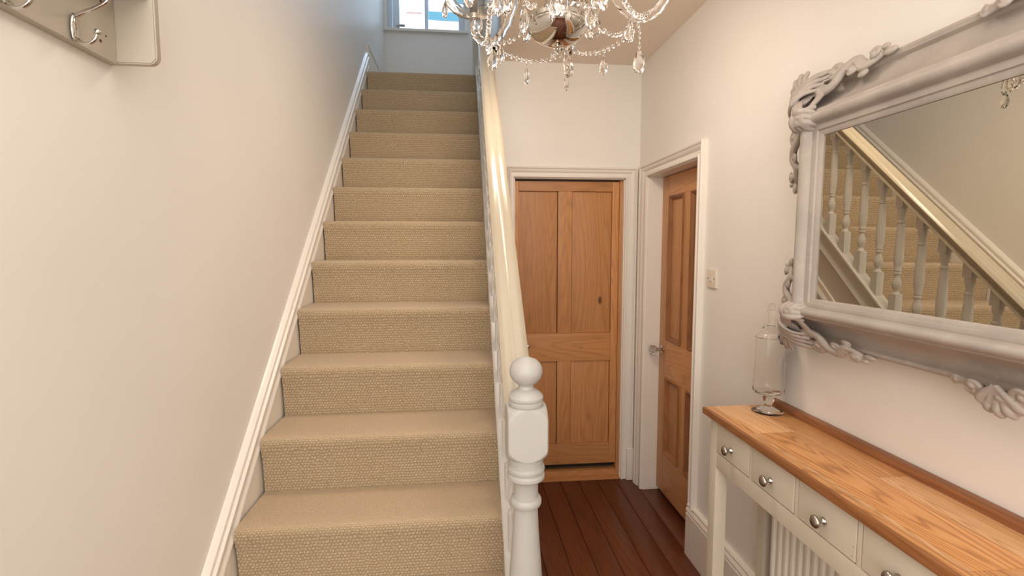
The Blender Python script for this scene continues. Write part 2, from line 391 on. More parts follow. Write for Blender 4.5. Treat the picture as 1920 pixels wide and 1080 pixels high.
# ------------------------------------------------------------------ floor boards
fl_ = bpy.data.objects.new('floor', None); C.objects.link(fl_); fl_['kind'] = 'structure'
sub = struct('subfloor', box(new(), XL - 0.1, 1.6, YF - 0.1, YB + 0.4, -0.12, -0.022), M['dark'], fl_)
xs = [0.149 + 0.1255 * k for k in range(-7, 11)]
rnd = random.Random(3)
for k in range(len(xs) - 1):
    y = YF
    cuts = [YF, rnd.uniform(0.2, 1.6), YB + 0.02] if k % 3 == 0 else [YF, YB + 0.02]
    for a, b in zip(cuts, cuts[1:]):
        bm = box(new(), xs[k] + 0.0012, xs[k + 1] - 0.0012, a + 0.001, b - 0.001, -0.022, -rnd.uniform(0, 0.0012), 0.0018, 1)
        obj('floorboard', bm, M['board2'] if rnd.random() < 0.4 else M['board'], fl_, angle=50)

# ------------------------------------------------------------------ door casings (architraves) & skirting
def moulding(bm, pts, frame, prof): sweep(bm, pts, prof, frame=frame)
# profile across the casing: (distance from opening edge, projection from wall)
cas = [(0, 0), (0, 0.014), (0.004, 0.018), (0.012, 0.018), (0.016, 0.012), (0.034, 0.012), (0.040, 0.017), (0.050, 0.024), (0.058, 0.026), (0.062, 0.020), (0.066, 0.028), (0.074, 0.030), (0.078, 0.026), (0.078, 0)]
def casing(bm, legs, w=1.0):
    """legs: list of corner points with outward 2-D frames; mitred by explicit rings"""
    rings = []
    for P, along, out in legs:
        rings.append([bm.verts.new(Vector(P) + Vector(along) * (a * w) + Vector(out) * b) for a, b in cas])
    n = len(cas)
    for A, B in zip(rings, rings[1:]):
        for j in range(n): bm.faces.new((A[j], A[(j + 1) % n], B[(j + 1) % n], B[j]))
    bm.faces.new(rings[0][::-1]); bm.faces.new(rings[-1])
# end door casing (faces -y). left leg narrower
bm = new(); o_ = (0, -1, 0)
casing(bm, [((BX0, YB, 0), (-0.55, 0, 0), o_), ((BX0, YB, BZ), (-0.55, 0, 0.86), o_), ((BX1, YB, BZ), (1.0, 0, 0.86), o_), ((BX1, YB, 0.0), (1.0, 0, 0), o_)])
struct('trim_2', bm, M['trim'], smooth=True)
# side door casing (faces -x): near leg, head
bm = new(); o_ = (-1, 0, 0)
casing(bm, [((XR_, DY0, 0.262), (0, -0.85, 0), o_), ((XR_, DY0, DZ), (0, -0.85, 0.95), o_), ((XR_, DY1, DZ), (0, 1.3, 0.95), o_), ((XR_, DY1, 0), (0, 1.3, 0), o_)])
struct('trim_3', bm, M['trim'], smooth=True)
# plinth blocks
def skirt_prof(h, t_=0.022):   # (projection, height)
    return [(0, 0), (t_, 0), (t_, h * 0.80), (t_ - 0.004, h * 0.82), (t_ - 0.004, h * 0.845), (t_ + 0.001, h * 0.86), (t_ - 0.002, h * 0.90), (t_ - 0.008, h * 0.92), (t_ - 0.008, h * 0.945), (t_ - 0.004, h * 0.96), (t_ - 0.008, h * 0.985), (0.004, h), (0, h)]
bm = new()
prism(bm, [(XR_ - p, z) for p, z in skirt_prof(0.275, 0.026)], 'y', YF, DY0 - 0.004)
struct('baseboard_right', bm, M['trim'], smooth=True)
bm = box(new(), BX1 + 0.035, XR_ - 0.003, YB - 0.034, YB, 0, 0.22, 0.003); struct('trim_4', bm, M['trim'], smooth=True)
bm = new(); prism(bm, [(XL + p, z) for p, z in skirt_prof(0.23)], 'y', YF, 0.83); struct('baseboard_left', bm, M['trim'], smooth=True)
bm = new(); prism(bm, [(XL + p, LZ + z) for p, z in skirt_prof(0.235)], 'y', 3.95, YU); struct('baseboard_landing', bm, M['trim'], smooth=True)
# jamb linings
bm = new()
box(bm, XR_ - 0.002, XR_ + 0.16, DY1 - 0.006, DY1 + 0.02, 0, DZ); box(bm, XR_ - 0.002, XR_ + 0.16, DY0 - 0.02, DY0 + 0.006, 0, DZ); box(bm, XR_ - 0.002, XR_ + 0.16, DY0, DY1, DZ - 0.006, DZ + 0.02)
struct('trim_5', bm, M['trim'])
bm = new()
box(bm, BX1 - 0.006, BX1 + 0.02, YB, YB + 0.13, 0, BZ); box(bm, BX0 - 0.02, BX0 + 0.006, YB, YB + 0.13, 0, BZ); box(bm, BX0, BX1, YB, YB + 0.13, BZ - 0.006, BZ + 0.02)
struct('trim_6', bm, M['trim'])

# ------------------------------------------------------------------ doors
def hbox(p, q0, q1, z0, z1, d0, d1, bev=0.002):
    """p='x': door lies in an x-z plane at y d0..d1; p='y': in a y-z plane at x d0..d1"""
    bm = new()
    if p == 'x': box(bm, q0, q1, d0, d1, z0, z1, bev)
    else: box(bm, d0, d1, q0, q1, z0, z1, bev)
    return bm
d1 = bpy.data.objects.new('door_1', None); C.objects.link(d1); d1['kind'] = 'structure'
d1['label'] = 'stripped pine panelled door in the end wall under the stairs'
D0 = YB + 0.035
def p1(n_, x0, x1, z0, z1, m_, dy=0.0, th=0.035): return obj(n_, hbox('x', x0, x1, z0, z1, D0 + dy, D0 + th), m_, d1)
p1('stile', 0.347, 0.372, 0.10, 2.02, M['pinev']); p1('stile', 0.999, 1.045, 0.10, 2.02, M['pinev'])
p1('top_rail', 0.3725, 0.998, 1.955, 2.02, M['pineh']); p1('lock_rail', 0.3725, 0.998, 0.822, 1.013, M['pineh']); p1('bottom_rail', 0.3725, 0.998, 0.10, 0.245, M['pineh'])
p1('muntin', 0.634, 0.727, 1.0135, 1.9545, M['pinev'], 0.002); p1('muntin', 0.634, 0.727, 0.2455, 0.8215, M['pinev'], 0.002)
for z0, z1 in ((1.014, 1.954), (0.246, 0.821)):
    p1('panel', 0.373, 0.630, z0, z1, M['pinev'], 0.014, 0.03); p1('panel', 0.7305, 0.9965, z0, z1, M['pinev'], 0.012, 0.03)
p1('door_frame_stop', 1.047, 1.066, 0.03, 2.03, M['pinev'], -0.006, 0.04)
bm = box(new(), BX0 + 0.006, BX1 - 0.006, YB - 0.012, YB + 0.034, 0, 0.012, 0.003); obj('threshold', bm, M['pineh'], d1)
bm = box(new(), BX0 + 0.006, BX1 - 0.006, YB + 0.034, YB + 0.13, 0, 0.05, 0.004); obj('threshold', bm, M['pineh'], d1)
obj('draught_board', box(new(), 0.347, 1.045, YB + 0.10, YB + 0.13, 0.05, 0.2), M['dark'], d1, False)
bm = new(); lathe(bm, [(0, -0.012), (0.010, -0.010), (0.013, -0.004), (0.010, 0.002), (0.005, 0.006), (0.005, 0.014)], (0.435, D0 - 0.012, 0.93), 16, 'y'); obj('door_knob', bm, M['nickel'], d1)
for z, x in ((0.30, 0.88),): pass
# dark gaps where boards have shrunk
d2 = bpy.data.objects.new('door_2', None); C.objects.link(d2); d2['kind'] = 'structure'
d2['label'] = 'stripped pine four panel door with glass knob in the right wall'
E0 = XR_ + 0.09
def p2(n_, y0, y1, z0, z1, m_, dx=0.0, th=0.04): return obj(n_, hbox('y', y0, y1, z0, z1, E0 + dx, E0 + th), m_, d2)
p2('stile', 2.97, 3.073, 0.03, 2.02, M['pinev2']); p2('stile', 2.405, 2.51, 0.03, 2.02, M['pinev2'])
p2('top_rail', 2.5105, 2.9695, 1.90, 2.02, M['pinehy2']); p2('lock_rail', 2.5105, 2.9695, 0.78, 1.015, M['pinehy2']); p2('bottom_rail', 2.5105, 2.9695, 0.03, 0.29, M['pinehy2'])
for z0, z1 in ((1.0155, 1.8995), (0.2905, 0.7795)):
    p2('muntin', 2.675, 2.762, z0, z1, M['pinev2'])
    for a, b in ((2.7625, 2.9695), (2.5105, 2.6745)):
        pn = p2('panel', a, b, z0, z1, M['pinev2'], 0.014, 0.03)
        bm = new()                                        # bolection moulding round the panel
        pr = [(0, 0.014), (0, -0.004), (0.006, -0.008), (0.012, -0.004), (0.018, 0.004), (0.026, 0.010), (0.026, 0.014)]
        rings = []
        for cy_, cz_, sy, sz in ((a, z0, 1, 1), (b, z0, -1, 1), (b, z1, -1, -1), (a, z1, 1, -1)):
            rings.append([bm.verts.new((E0 + q, cy_ + sy * p_, cz_ + sz * p_)) for p_, q in pr])
        for i in range(4):
            A, B = rings[i], rings[(i + 1) % 4]
            for j in range(len(pr) - 1): bm.faces.new((A[j], A[j + 1], B[j + 1], B[j]))
        obj('panel_moulding', bm, M['pinedk'], pn)
bm = new(); lathe(bm, [(0, 0.0), (0.026, 0.0), (0.026, -0.004), (0.020, -0.008), (0.010, -0.012), (0.008, -0.030), (0.013, -0.034), (0.013, -0.038), (0.0, -0.04)], (E0, 3.022, 0.945), 24, 'x')
kn = obj('knob_rose', bm, M['chrome'], d2)
bm = new(); lathe(bm, [(0.011, -0.038), (0.022, -0.048), (0.029, -0.062), (0.027, -0.074), (0.017, -0.082), (0, -0.083)], (E0, 3.022, 0.945), 10, 'x'); lathe(bm, [(0, -0.0375), (0.011, -0.038)], (E0, 3.022, 0.945), 10, 'x')
bmesh.ops.remove_doubles(bm, verts=bm.verts, dist=1e-5)
obj('glass_knob', bm, M['crystal'], d2, False, 'faceted clear glass knob')

# light switch
sw = thing('light_switch', 'cream single light switch on the right wall beside the pine door', 'switch', (XR_, 2.24, 1.445))
bm = box(new(), -0.0085, 0, -0.043, 0.043, -0.043, 0.043, 0.003); obj('switch_plate', bm, M['plastic'], sw)
bm = new(); prism(bm, [(-0.0085, -0.012), (-0.014, -0.011), (-0.010, 0.011), (-0.0085, 0.012)], 'y', -0.006, 0.006); obj('rocker', bm, M['white'], sw, False)
for y in (-0.03, 0.03):
    bm = new(); lathe(bm, [(0, -0.0092), (0.0035, -0.009), (0.0035, -0.008)], (0, y, 0), 10, 'x'); obj('screw', bm, M['screw'], sw)

# ------------------------------------------------------------------ staircase
st = thing('staircase', 'steep straight staircase with beige woven carpet and cream turned balustrade', 'staircase', (0, 0, 0))
def top(j): return 0.1933 * j if j <= 3 else 0.58 + RI * (j - 3)
def yr(j): return Y4 + GO * (j - 4)
ext = 0.0
for j in range(1, 16):
    zt, zb, y0, y1 = top(j), top(j - 1) if j > 1 else 0.0, yr(j), yr(j + 1)
    if j == 15: y1 = yr(15) + 0.05
    r = 0.017; pts = []
    # outline in (y,z): riser bottom, riser, nosing bulge, tread, back down
    pts += [(y0, zb - 0.004), (y0 - 0.001, zb + 0.02), (y0 - 0.008, zt - 0.09), (y0 - 0.017, zt - 0.045), (y0 - 0.0225, zt - 0.03)]
    for a in range(7):
        th = PI - a * (PI / 2) / 6
        pts.append((y0 - 0.0035 + 0.020 * math.cos(th), zt - 0.020 + 0.020 * math.sin(th)))
    pts += [(y0 + 0.05, zt + 0.0005), (y1 - 0.002, zt - 0.001), (y1 - 0.002, zb - 0.004)]
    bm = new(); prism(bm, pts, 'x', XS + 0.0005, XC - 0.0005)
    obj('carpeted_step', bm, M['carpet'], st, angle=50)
# wall string: flat board + capping moulding on top; local 2-D (projection, height above line c)
yA_, yB_ = 0.84, 3.94
def sloped(bm, prof, ya, yb, x0, sgn=1):
    """profile (px, pz) with vertical offsets; swept from ya to yb along the stair slope"""
    A = [bm.verts.new((x0 + sgn * p, ya, zl(q, ya))) for p, q in prof]
    B = [bm.verts.new((x0 + sgn * p, yb, zl(q, yb))) for p, q in prof]
    n = len(prof)
    for k in range(n): bm.faces.new((A[k], A[(k + 1) % n], B[(k + 1) % n], B[k]))
    bm.faces.new(A[::-1]); bm.faces.new(B)
bm = new(); sloped(bm, [(0, -0.95), (0.018, -0.95), (0.018, -0.56), (0, -0.56)], yA_, yB_, XL); obj('wall_string', bm, M['trim'], st)
bm = new()
sloped(bm, [(0, -0.578), (0.0195, -0.578), (0.0235, -0.575), (0.0238, -0.567), (0.0215, -0.560), (0.019, -0.556), (0.0175, -0.545), (0.0175, -0.525), (0.0205, -0.517), (0.0235, -0.513), (0.0235, -0.505), (0.019, -0.499), (0.015, -0.497), (0.0145, -0.490), (0.018, -0.484), (0.016, -0.474), (0.010, -0.468), (0.006, -0.462), (0, -0.458)], yA_, yB_, XL)
# returns level onto the landing skirting
obj('string_moulding', bm, M['trim'], st)
# outer (closed) string with capping
bm = new(); sloped(bm, [(0.0, -0.86), (0.034, -0.86), (0.034, ccap - 0.03), (0.0, ccap - 0.03)], 1.10, 3.86, XC); obj('outer_string', bm, M['white'], st)
bm = new(); sloped(bm, [(0.034, -0.64), (0.040, -0.635), (0.046, -0.62), (0.040, -0.60), (0.034, -0.59)], 1.13, YB, XC); obj('string_bead', bm, M['white'], st)
bm = new(); sloped(bm, [(0.034, -0.87), (0.056, -0.865), (0.058, -0.835), (0.046, -0.815), (0.034, -0.81)], 1.13, YB, XC); obj('string_bead', bm, M['white'], st)
bm = new(); sloped(bm, [(-0.002, ccap - 0.03), (-0.006, ccap - 0.025), (-0.006, ccap - 0.008), (-0.001, ccap), (0.040, ccap), (0.052, ccap - 0.008), (0.052, ccap - 0.02), (0.040, ccap - 0.03)], 1.10, 3.9, XC); obj('string_capping', bm, M['white'], st)
# handrail (hog's-back section)
RX = 0.1445; RC = 0.09
rp = [(-0.030, -0.054), (-0.036, -0.052), (-0.035, -0.046), (-0.027, -0.043), (-0.0235, -0.038), (-0.026, -0.031), (-0.035, -0.024), (-0.038, -0.013), (-0.031, -0.006), (-0.022, -0.001), (-0.010, -0.003), (0.0, -0.0065), (0.008, -0.002), (0.020, 0.001), (0.031, -0.004), (0.038, -0.013), (0.035, -0.024), (0.026, -0.031), (0.0235, -0.038), (0.027, -0.043), (0.035, -0.046), (0.036, -0.052), (0.030, -0.054)]
rp = [(x * 1.03, z * 1.12) for x, z in rp]
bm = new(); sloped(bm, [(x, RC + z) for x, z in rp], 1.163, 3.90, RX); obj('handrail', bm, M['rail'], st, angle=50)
RB = RC - 0.062
# newel post
NX, NY = 0.1445, 1.125
nw = bpy.data.objects.new('newel_post', None)
bm = new(); hw = 0.0455
zt0, zt1 = 1.112, 1.232
def sqring(z, h, r):   # rounded square section
    pts = []
    for q in range(4):
        a0 = q * PI / 2
        for k in range(5):
            a = a0 + k * PI / 8
            cx_, cy_ = (h - r) * (1 if q in (0, 3) else -1), (h - r) * (1 if q in (0, 1) else -1)
            pts.append((NX + cx_ + r * math.cos(a), NY + cy_ + r * math.sin(a), z))
    return pts
secs = [(0.0, hw, 0.004), (0.26, hw, 0.004), (0.28, hw - 0.006, 0.02)]
def loft(bm, secs):
    rings = [[bm.verts.new(p) for p in sqring(*s_)] for s_ in secs]
    n = len(rings[0])
    for A, B in zip(rings, rings[1:]):
        for k in range(n): bm.faces.new((A[k], A[(k + 1) % n], B[(k + 1) % n], B[k]))
    bm.faces.new(rings[0][::-1]); bm.faces.new(rings[-1])
loft(bm, secs)
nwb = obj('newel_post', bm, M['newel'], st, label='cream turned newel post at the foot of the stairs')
prof = [(0.030, 0.28), (0.040, 0.30), (0.040, 0.315), (0.030, 0.33), (0.036, 0.36), (0.046, 0.42), (0.050, 0.50), (0.050, 0.58), (0.047, 0.68), (0.042, 0.78), (0.036, 0.86), (0.031, 0.93), (0.0285, 0.985),
        (0.029, 0.99), (0.034, 0.992), (0.037, 0.998), (0.037, 1.006), (0.034, 1.012), (0.029, 1.014), (0.029, 1.05), (0.031, 1.054), (0.040, 1.056), (0.044, 1.061), (0.044, 1.068), (0.040, 1.073), (0.0385, 1.075), (0.043, 1.077), (0.0445, 1.083), (0.043, 1.089), (0.0395, 1.091), (0.0395, 1.096), (0.042, 1.106), (0.0415, 1.118)]
bm = new(); lathe(bm, prof, (NX, NY, 0), 40); obj('turned_shaft', bm, M['newel'], nwb, angle=30)
bm = new(); zb0, zb1, ah = 1.1115, 1.2325, 0.033; rings = []; NS = 96
zs_ = [zb0 + ah * (1 - math.cos(k / 10 * PI / 2)) for k in range(11)]
zs_ = zs_ + [zb1 + zb0 - z for z in zs_[::-1]]
for z in zs_:
    t_ = min((z - zb0) / ah, (zb1 - z) / ah, 1.0); yy_ = (hw - 0.0015) * math.sqrt(max(0, 1 - (1 - t_) ** 2)); Rz = math.hypot(hw, yy_)
    rings.append([bm.verts.new((NX + min(Rz, hw / max(abs(math.cos(a)), abs(math.sin(a)))) * math.cos(a), NY + min(Rz, hw / max(abs(math.cos(a)), abs(math.sin(a)))) * math.sin(a), z)) for a in [2 * PI * (k + 0.5) / NS for k in range(NS)]])
for A, B in zip(rings, rings[1:]):
    for k in range(NS): bm.faces.new((A[k], A[(k + 1) % NS], B[(k + 1) % NS], B[k]))
bm.faces.new(rings[0][::-1]); bm.faces.new(rings[-1])
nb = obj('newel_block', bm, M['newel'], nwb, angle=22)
fin = [(0.036, 1.228), (0.0385, 1.232), (0.040, 1.238), (0.040, 1.243), (0.037, 1.245), (0.0395, 1.248), (0.040, 1.254), (0.036, 1.262), (0.026, 1.270), (0.019, 1.274), (0.017, 1.280), (0.0185, 1.284), (0.026, 1.290), (0.034, 1.300), (0.038, 1.313), (0.0375, 1.326), (0.032, 1.338), (0.024, 1.346), (0.014, 1.350), (0.008, 1.353), (0, 1.354)]
bm = new(); lathe(bm, [(0, 1.22)] + [(r, 1.228 + (z - 1.228) * 0.93) for r, z in fin], (NX, NY, 0), 40); obj('ball_finial', bm, M['newel'], nwb, angle=30)
# spindles: one mesh each length the same (slope is constant)
zb_, zt_ = ccap, RB
L_ = zt_ - zb_
def spindle_me():
    bm = new(); h = 0.0175
    # foot block, cut along the slope
    def cutblock(z0f, z1f, b0, b1):
        A = []
        for (x, y) in ((-h, -h), (h, -h), (h, h), (-h, h)):
            A.append((x, y, z0f + (SL * y if b0 else 0)))
        B = []
        for (x, y) in ((-h, -h), (h, -h), (h, h), (-h, h)):
            B.append((x, y, z1f + (SL * y if b1 else 0)))
        va = [bm.verts.new(p) for p in A]; vb = [bm.verts.new(p) for p in B]
        for k in range(4): bm.faces.new((va[k], va[(k + 1) % 4], vb[(k + 1) % 4], vb[k]))
        bm.faces.new(va[::-1]); bm.faces.new(vb)
    cutblock(0.0, 0.095, True, False); cutblock(L_ - 0.055, L_ + 0.012, False, True)
    P = [(0.0175, 0.095), (0.011, 0.105), (0.0105, 0.11), (0.014, 0.118), (0.0185, 0.135), (0.018, 0.15), (0.012, 0.168), (0.0105, 0.180), (0.015, 0.184), (0.015, 0.190), (0.011, 0.193), (0.014, 0.197), (0.014, 0.203),
         (0.013, 0.206), (0.0165, 0.225), (0.0185, 0.25), (0.018, 0.29), (0.0155, 0.36), (0.0125, 0.42), (0.0115, L_ - 0.125), (0.0155, L_ - 0.121), (0.0155, L_ - 0.114), (0.0115, L_ - 0.110), (0.0115, L_ - 0.092), (0.0165, L_ - 0.075), (0.0175, L_ - 0.066), (0.0165, L_ - 0.055)]
    lathe(bm, P, (0, 0, 0), 14)
    return me_from(bm, 'spindle', M['white'], angle=40)
sm = spindle_me()
y = 2.03 - GO / 2 * 8
while y < 3.80:
    inst('spindle', sm, st, (0.1445, y, zl(ccap, y) - 0.0)); y += GO / 2
# top newel on the landing
bm = box(new(), 0.095, 0.18, 3.90, 3.985, LZ - 0.3, LZ + 1.05, 0.005); lathe(bm, [(0.03, LZ + 1.05), (0.04, LZ + 1.06), (0.02, LZ + 1.08), (0.038, LZ + 1.12), (0.02, LZ + 1.15), (0, LZ + 1.155)], (0.1375, 3.9425, 0), 24)
obj('newel_post', bm, M['white'], st, label='plain square newel post at the top of the stairs')

# ------------------------------------------------------------------ coat rack on the left wall
ck = thing('coat_rack', 'taupe painted wall shelf rack with chrome coat hooks on the left wall', 'coat rack', (XL, 0, 0))
obj('back_board', box(new(), 0.0005, 0.0185, -0.05, 1.101, 1.957, 2.30, 0.003), M['rack'], ck)
bm = new(); e1 = 0.092
prism(bm, [(0.0005, 1.960), (e1 - 0.010, 1.960), (e1, 1.970), (e1, 2.30), (0.0005, 2.30)], 'y', 1.1015, 1.119)
bmesh.ops.bevel(bm, geom=list(bm.edges), offset=0.0025, segments=2, affect='EDGES')
obj('end_bracket', bm, M['rack'], ck, angle=50)
obj('shelf', box(new(), 0.0190, 0.084, -0.05, 1.101, 2.083, 2.10, 0.003), M['rack'], ck)
for (x, y, z) in ((0.019, 1.064, 2.060), (0.019, 1.056, 1.985), (0.019, 1.072, 2.0)):
    bm = new(); blob(bm, (x, y, z), 0.0022 if z == 2.0 else 0.0035, (0.4, 1, 1), 1); obj('screw', bm, M['screw'], ck)
def hook_mesh():
    bm = new()
    # plate, upper arm to ball, lower curl (x outwards)
    blob(bm, (0.004, 0, 0.0), 0.012, (0.32, 0.75, 2.1), 3)
    up_ = [(0.005, 0, 0.018), (0.020, 0, 0.026), (0.040, 0, 0.034), (0.058, 0, 0.045), (0.068, 0, 0.062), (0.070, 0, 0.078)]
    lo_ = [(0.005, 0, -0.018), (0.016, 0, -0.026), (0.028, 0, -0.025), (0.037, 0, -0.017), (0.041, 0, -0.006)]
    def smooth_(p, n=4):
        out = []
        P = [Vector(q) for q in p]; P = [2 * P[0] - P[1]] + P + [2 * P[-1] - P[-2]]
        for i in range(1, len(P) - 2):
            for k in range(n):
                t_ = k / n; a, b, c2, d = P[i - 1:i + 3]
                out.append(0.5 * ((2 * b) + (c2 - a) * t_ + (2 * a - 5 * b + 4 * c2 - d) * t_ ** 2 + (3 * b - a - 3 * c2 + d) * t_ ** 3))
        out.append(P[-2]); return out
    tube(bm, smooth_(up_), 0.0038, 8); tube(bm, smooth_(lo_), 0.0036, 8)
    blob(bm, up_[-1], 0.0075, sub=2); blob(bm, lo_[-1], 0.0062, sub=2)
    for z in (0.016, -0.016): blob(bm, (0.0078, 0, z), 0.0022, (0.5, 1, 1), 1)
    return me_from(bm, 'coat_hook', M['chrome'], angle=60)
hm = hook_mesh()
for k in range(7): inst('coat_hook', hm, ck, (0.0185, 0.986 - 0.136 * k, 1.980), (0, 0, 0))

# ------------------------------------------------------------------ console table
cs = thing('console_table', 'putty painted console table with oak top and row of nickel knobs along right wall', 'console table', (0, 0, 0))
CF = 0.90; YC1, YC0 = 1.703, 0.18; CT = 1.006
# top of oak boards
ty1, ty0 = 1.731, 0.152
def plank(n_, x0, x1, y0, y1, m_, dz=0.0, par=cs, b=0.0015): return obj(n_, box(new(), x0, x1, y0, y1, 0.982, CT - dz, b, 2), m_, par, angle=50)
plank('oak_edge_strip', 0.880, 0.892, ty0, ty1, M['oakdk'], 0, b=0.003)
plank('oak_board', 0.8925, 0.925, 1.46, ty1, M['oak'], 0.0006)
plank('oak_board', 0.8925, 0.912, ty0, 1.4595, M['oak'], 0.0004)
plank('oak_board', 0.9125, 0.925, 0.78, 1.4595, M['oakp'], 0.0002)
plank('oak_board', 0.9125, 0.925, ty0, 0.7795, M['oak'], 0.0006)
plank('oak_board', 0.9255, 1.055, 1.46, ty1, M['oakp'], 0.0004)
plank('oak_board', 0.9255, 1.055, 0.78, 1.4595, M['oak'], 0.0)
plank('oak_board', 0.9255, 1.055, ty0, 0.7795, M['oak'], 0.0006)
plank('oak_board', 1.0555, 1.143, 1.14, ty1, M['oak'], 0.0006)
plank('oak_board', 1.0555, 1.143, ty0, 1.1395, M['oakp'], 0.0003)
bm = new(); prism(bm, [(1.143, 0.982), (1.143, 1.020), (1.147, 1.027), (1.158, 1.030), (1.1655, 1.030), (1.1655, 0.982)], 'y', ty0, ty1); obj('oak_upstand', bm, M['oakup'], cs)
# carcass
bm = box(new(), CF + 0.002, 1.15, YC0, YC1, 0.972, 0.9815); obj('top_rail', bm, M['console'], cs)
lg = 0.045
for (x0, y0) in ((CF, YC1 - lg), (CF, YC0), (1.095, YC1 - lg), (1.095, YC0)):
    obj('leg', box(new(), x0, x0 + lg, y0, y0 + lg, 0, 0.972, 0.003), M['console'], cs)
obj('apron', box(new(), CF + 0.001, CF + 0.021, YC0 + lg, YC1 - lg - 0.0005, 0.806, 0.861, 0.0025), M['console'], cs)
obj('side_panel', box(new(), CF + lg, 1.095, YC1 - 0.03, YC1 - 0.012, 0.806, 0.972), M['console'], cs)
obj('carcass_floor', box(new(), CF + 0.022, 1.14, YC0 + 0.01, YC1 - 0.031, 0.84, 0.858), M['console'], cs)
obj('carcass_back', box(new(), CF + 0.20, CF + 0.21, YC0 + 0.02, YC1 - 0.04, 0.859, 0.97), M['dark'], cs, False)
bm = new(); lathe(bm, [(0, 0), (0.0095, 0), (0.0095, -0.002), (0.006, -0.006), (0.0048, -0.010), (0.0055, -0.016), (0.012, -0.019), (0.0162, -0.023), (0.0158, -0.028), (0.010, -0.032), (0, -0.0335)], (0, 0, 0), 24, 'x')
km = me_from(bm, 'knob', M['nickel'], angle=60)
pit_ = 0.2185; yd = 1.6575
for k in range(6):
    a = yd - k * pit_; b = a - 0.2
    if b < YC0 + 0.02: break
    dr = obj('drawer', box(new(), CF - 0.0005 * (k % 2), CF + 0.018, b + 0.0005, a - 0.0012, 0.8645, 0.9700, 0.002), M['console'], cs)
    inst('knob', km, dr, (CF, (a + b) / 2 + 0.002, 0.908))
    obj('divider', box(new(), CF + 0.0012, CF + 0.020, a - pit_ + 0.0022, b - 0.0022, 0.8615, 0.9715, 0.0015), M['console'], cs)
    for (dy, dz) in ((-0.193, 0.9), (-0.19, 0.875)) if k in (1, 2) else ((-0.194, 0.88),):
        bm = new(); blob(bm, (CF, a + dy, dz), 0.0014, (0.3, 1, 1), 1); obj('nail_hole', bm, M['screw'], dr)

# ------------------------------------------------------------------ radiator under the console
ra = thing('radiator', 'white ribbed panel radiator on the right wall under the console table', 'radiator', (0, 0, 0))
rx = 1.085; ry1, ry0 = 1.60, 0.25
bm = new(); pts = []
n_f = 40; pw = (ry1 - ry0) / n_f
for k in range(n_f):
    for (f_, d_) in ((0.0, 0.0), (0.12, -0.001), (0.3, -0.008), (0.5, -0.0095), (0.7, -0.008), (0.88, -0.001)):
        pts.append((ry1 - (k + f_) * pw, d_))
pts.append((ry0, 0))
A = [bm.verts.new((rx + d_, y, 0.16)) for y, d_ in pts]; B = [bm.verts.new((rx + d_, y, 0.70)) for y, d_ in pts]
A2 = [bm.verts.new((rx + 0.012, y, 0.15)) for y, d_ in (pts[0], pts[-1])]; 
for k in range(len(pts) - 1): bm.faces.new((A[k], A[k + 1], B[k + 1], B[k]))
Bt = [bm.verts.new((rx + 0.004, y, 0.712)) for y, d_ in pts]
for k in range(len(pts) - 1): bm.faces.new((B[k], B[k + 1], Bt[k + 1], Bt[k]))
bmesh.ops.delete(bm, geom=A2, context='VERTS')
box(bm, rx + 0.003, rx + 0.02, ry0, ry1 - 0.0, 0.155, 0.712, 0.002)
obj('front_panel', bm, M['radiator'], ra)
obj('side_cover', box(new(), rx + 0.021, XR_ - 0.03, ry1 - 0.014, ry1 - 0.004, 0.17, 0.71, 0.002), M['radiator'], ra)
obj('side_cover', box(new(), rx + 0.021, XR_ - 0.03, ry0 + 0.004, ry0 + 0.014, 0.17, 0.71, 0.002), M['radiator'], ra)
obj('top_grille', box(new(), rx + 0.021, XR_ - 0.03, ry0 + 0.015, ry1 - 0.015, 0.70, 0.711, 0.002), M['radiator'], ra)
bm = new(); tube(bm, [(rx + 0.03, ry1 + 0.03, 0.0), (rx + 0.03, ry1 + 0.03, 0.19), (rx + 0.03, ry1 - 0.003, 0.2)], 0.0075, 10); obj('pipe', bm, M['chrome'], ra)

# ------------------------------------------------------------------ glass jar
jr = thing('apothecary_jar', 'tall clear glass lidded apothecary jar at far end of the console table', 'jar', (1.086, 1.655, CT)); jr.scale = (1, 1, 1.03)
def shell(prof, th=0.0022):
    """closed glass wall from an outer profile (r, h), open at both ends of the list"""
    inner = [(max(r - th, 0.0), h) for r, h in prof[::-1]]
    return prof + inner
bm = new()
foot = [(0, 0.002), (0.030, 0.001), (0.052, 0.0), (0.0535, 0.0015), (0.050, 0.004), (0.030, 0.012), (0.016, 0.018), (0.0125, 0.024), (0.017, 0.034), (0.0205, 0.044), (0.017, 0.052), (0.014, 0.056), (0.022, 0.060), (0.0455, 0.066), (0.0515, 0.074), (0.0520, 0.085), (0.0515, 0.15), (0.0505, 0.257), (0.0507, 0.258), (0.0485, 0.258), (0.0485, 0.15), (0.0495, 0.088), (0.0485, 0.078), (0.044, 0.072), (0.0, 0.070)]
lathe(bm, foot, (0, 0, 0), 48); bmesh.ops.remove_doubles(bm, verts=bm.verts, dist=1e-6)
obj('jar_body', bm, M['thin'], jr, angle=50)
bm = new()
lid = [(0.0, 0.308), (0.012, 0.306), (0.026, 0.303), (0.024, 0.296), (0.030, 0.290), (0.044, 0.278), (0.0555, 0.266), (0.0575, 0.2625), (0.0575, 0.260), (0.050, 0.2585), (0.049, 0.2605), (0.053, 0.263), (0.0425, 0.2745), (0.0275, 0.287), (0.0215, 0.294), (0.022, 0.300), (0.0, 0.3035)]
lathe(bm, lid, (0, 0, 0), 48)
kn_ = [(0, 0.3085), (0.010, 0.309), (0.0105, 0.312), (0.0095, 0.318), (0.0105, 0.345), (0.0145, 0.349), (0.0145, 0.353), (0.010, 0.356), (0.0105, 0.360), (0.0105, 0.370), (0.007, 0.377), (0, 0.379)]
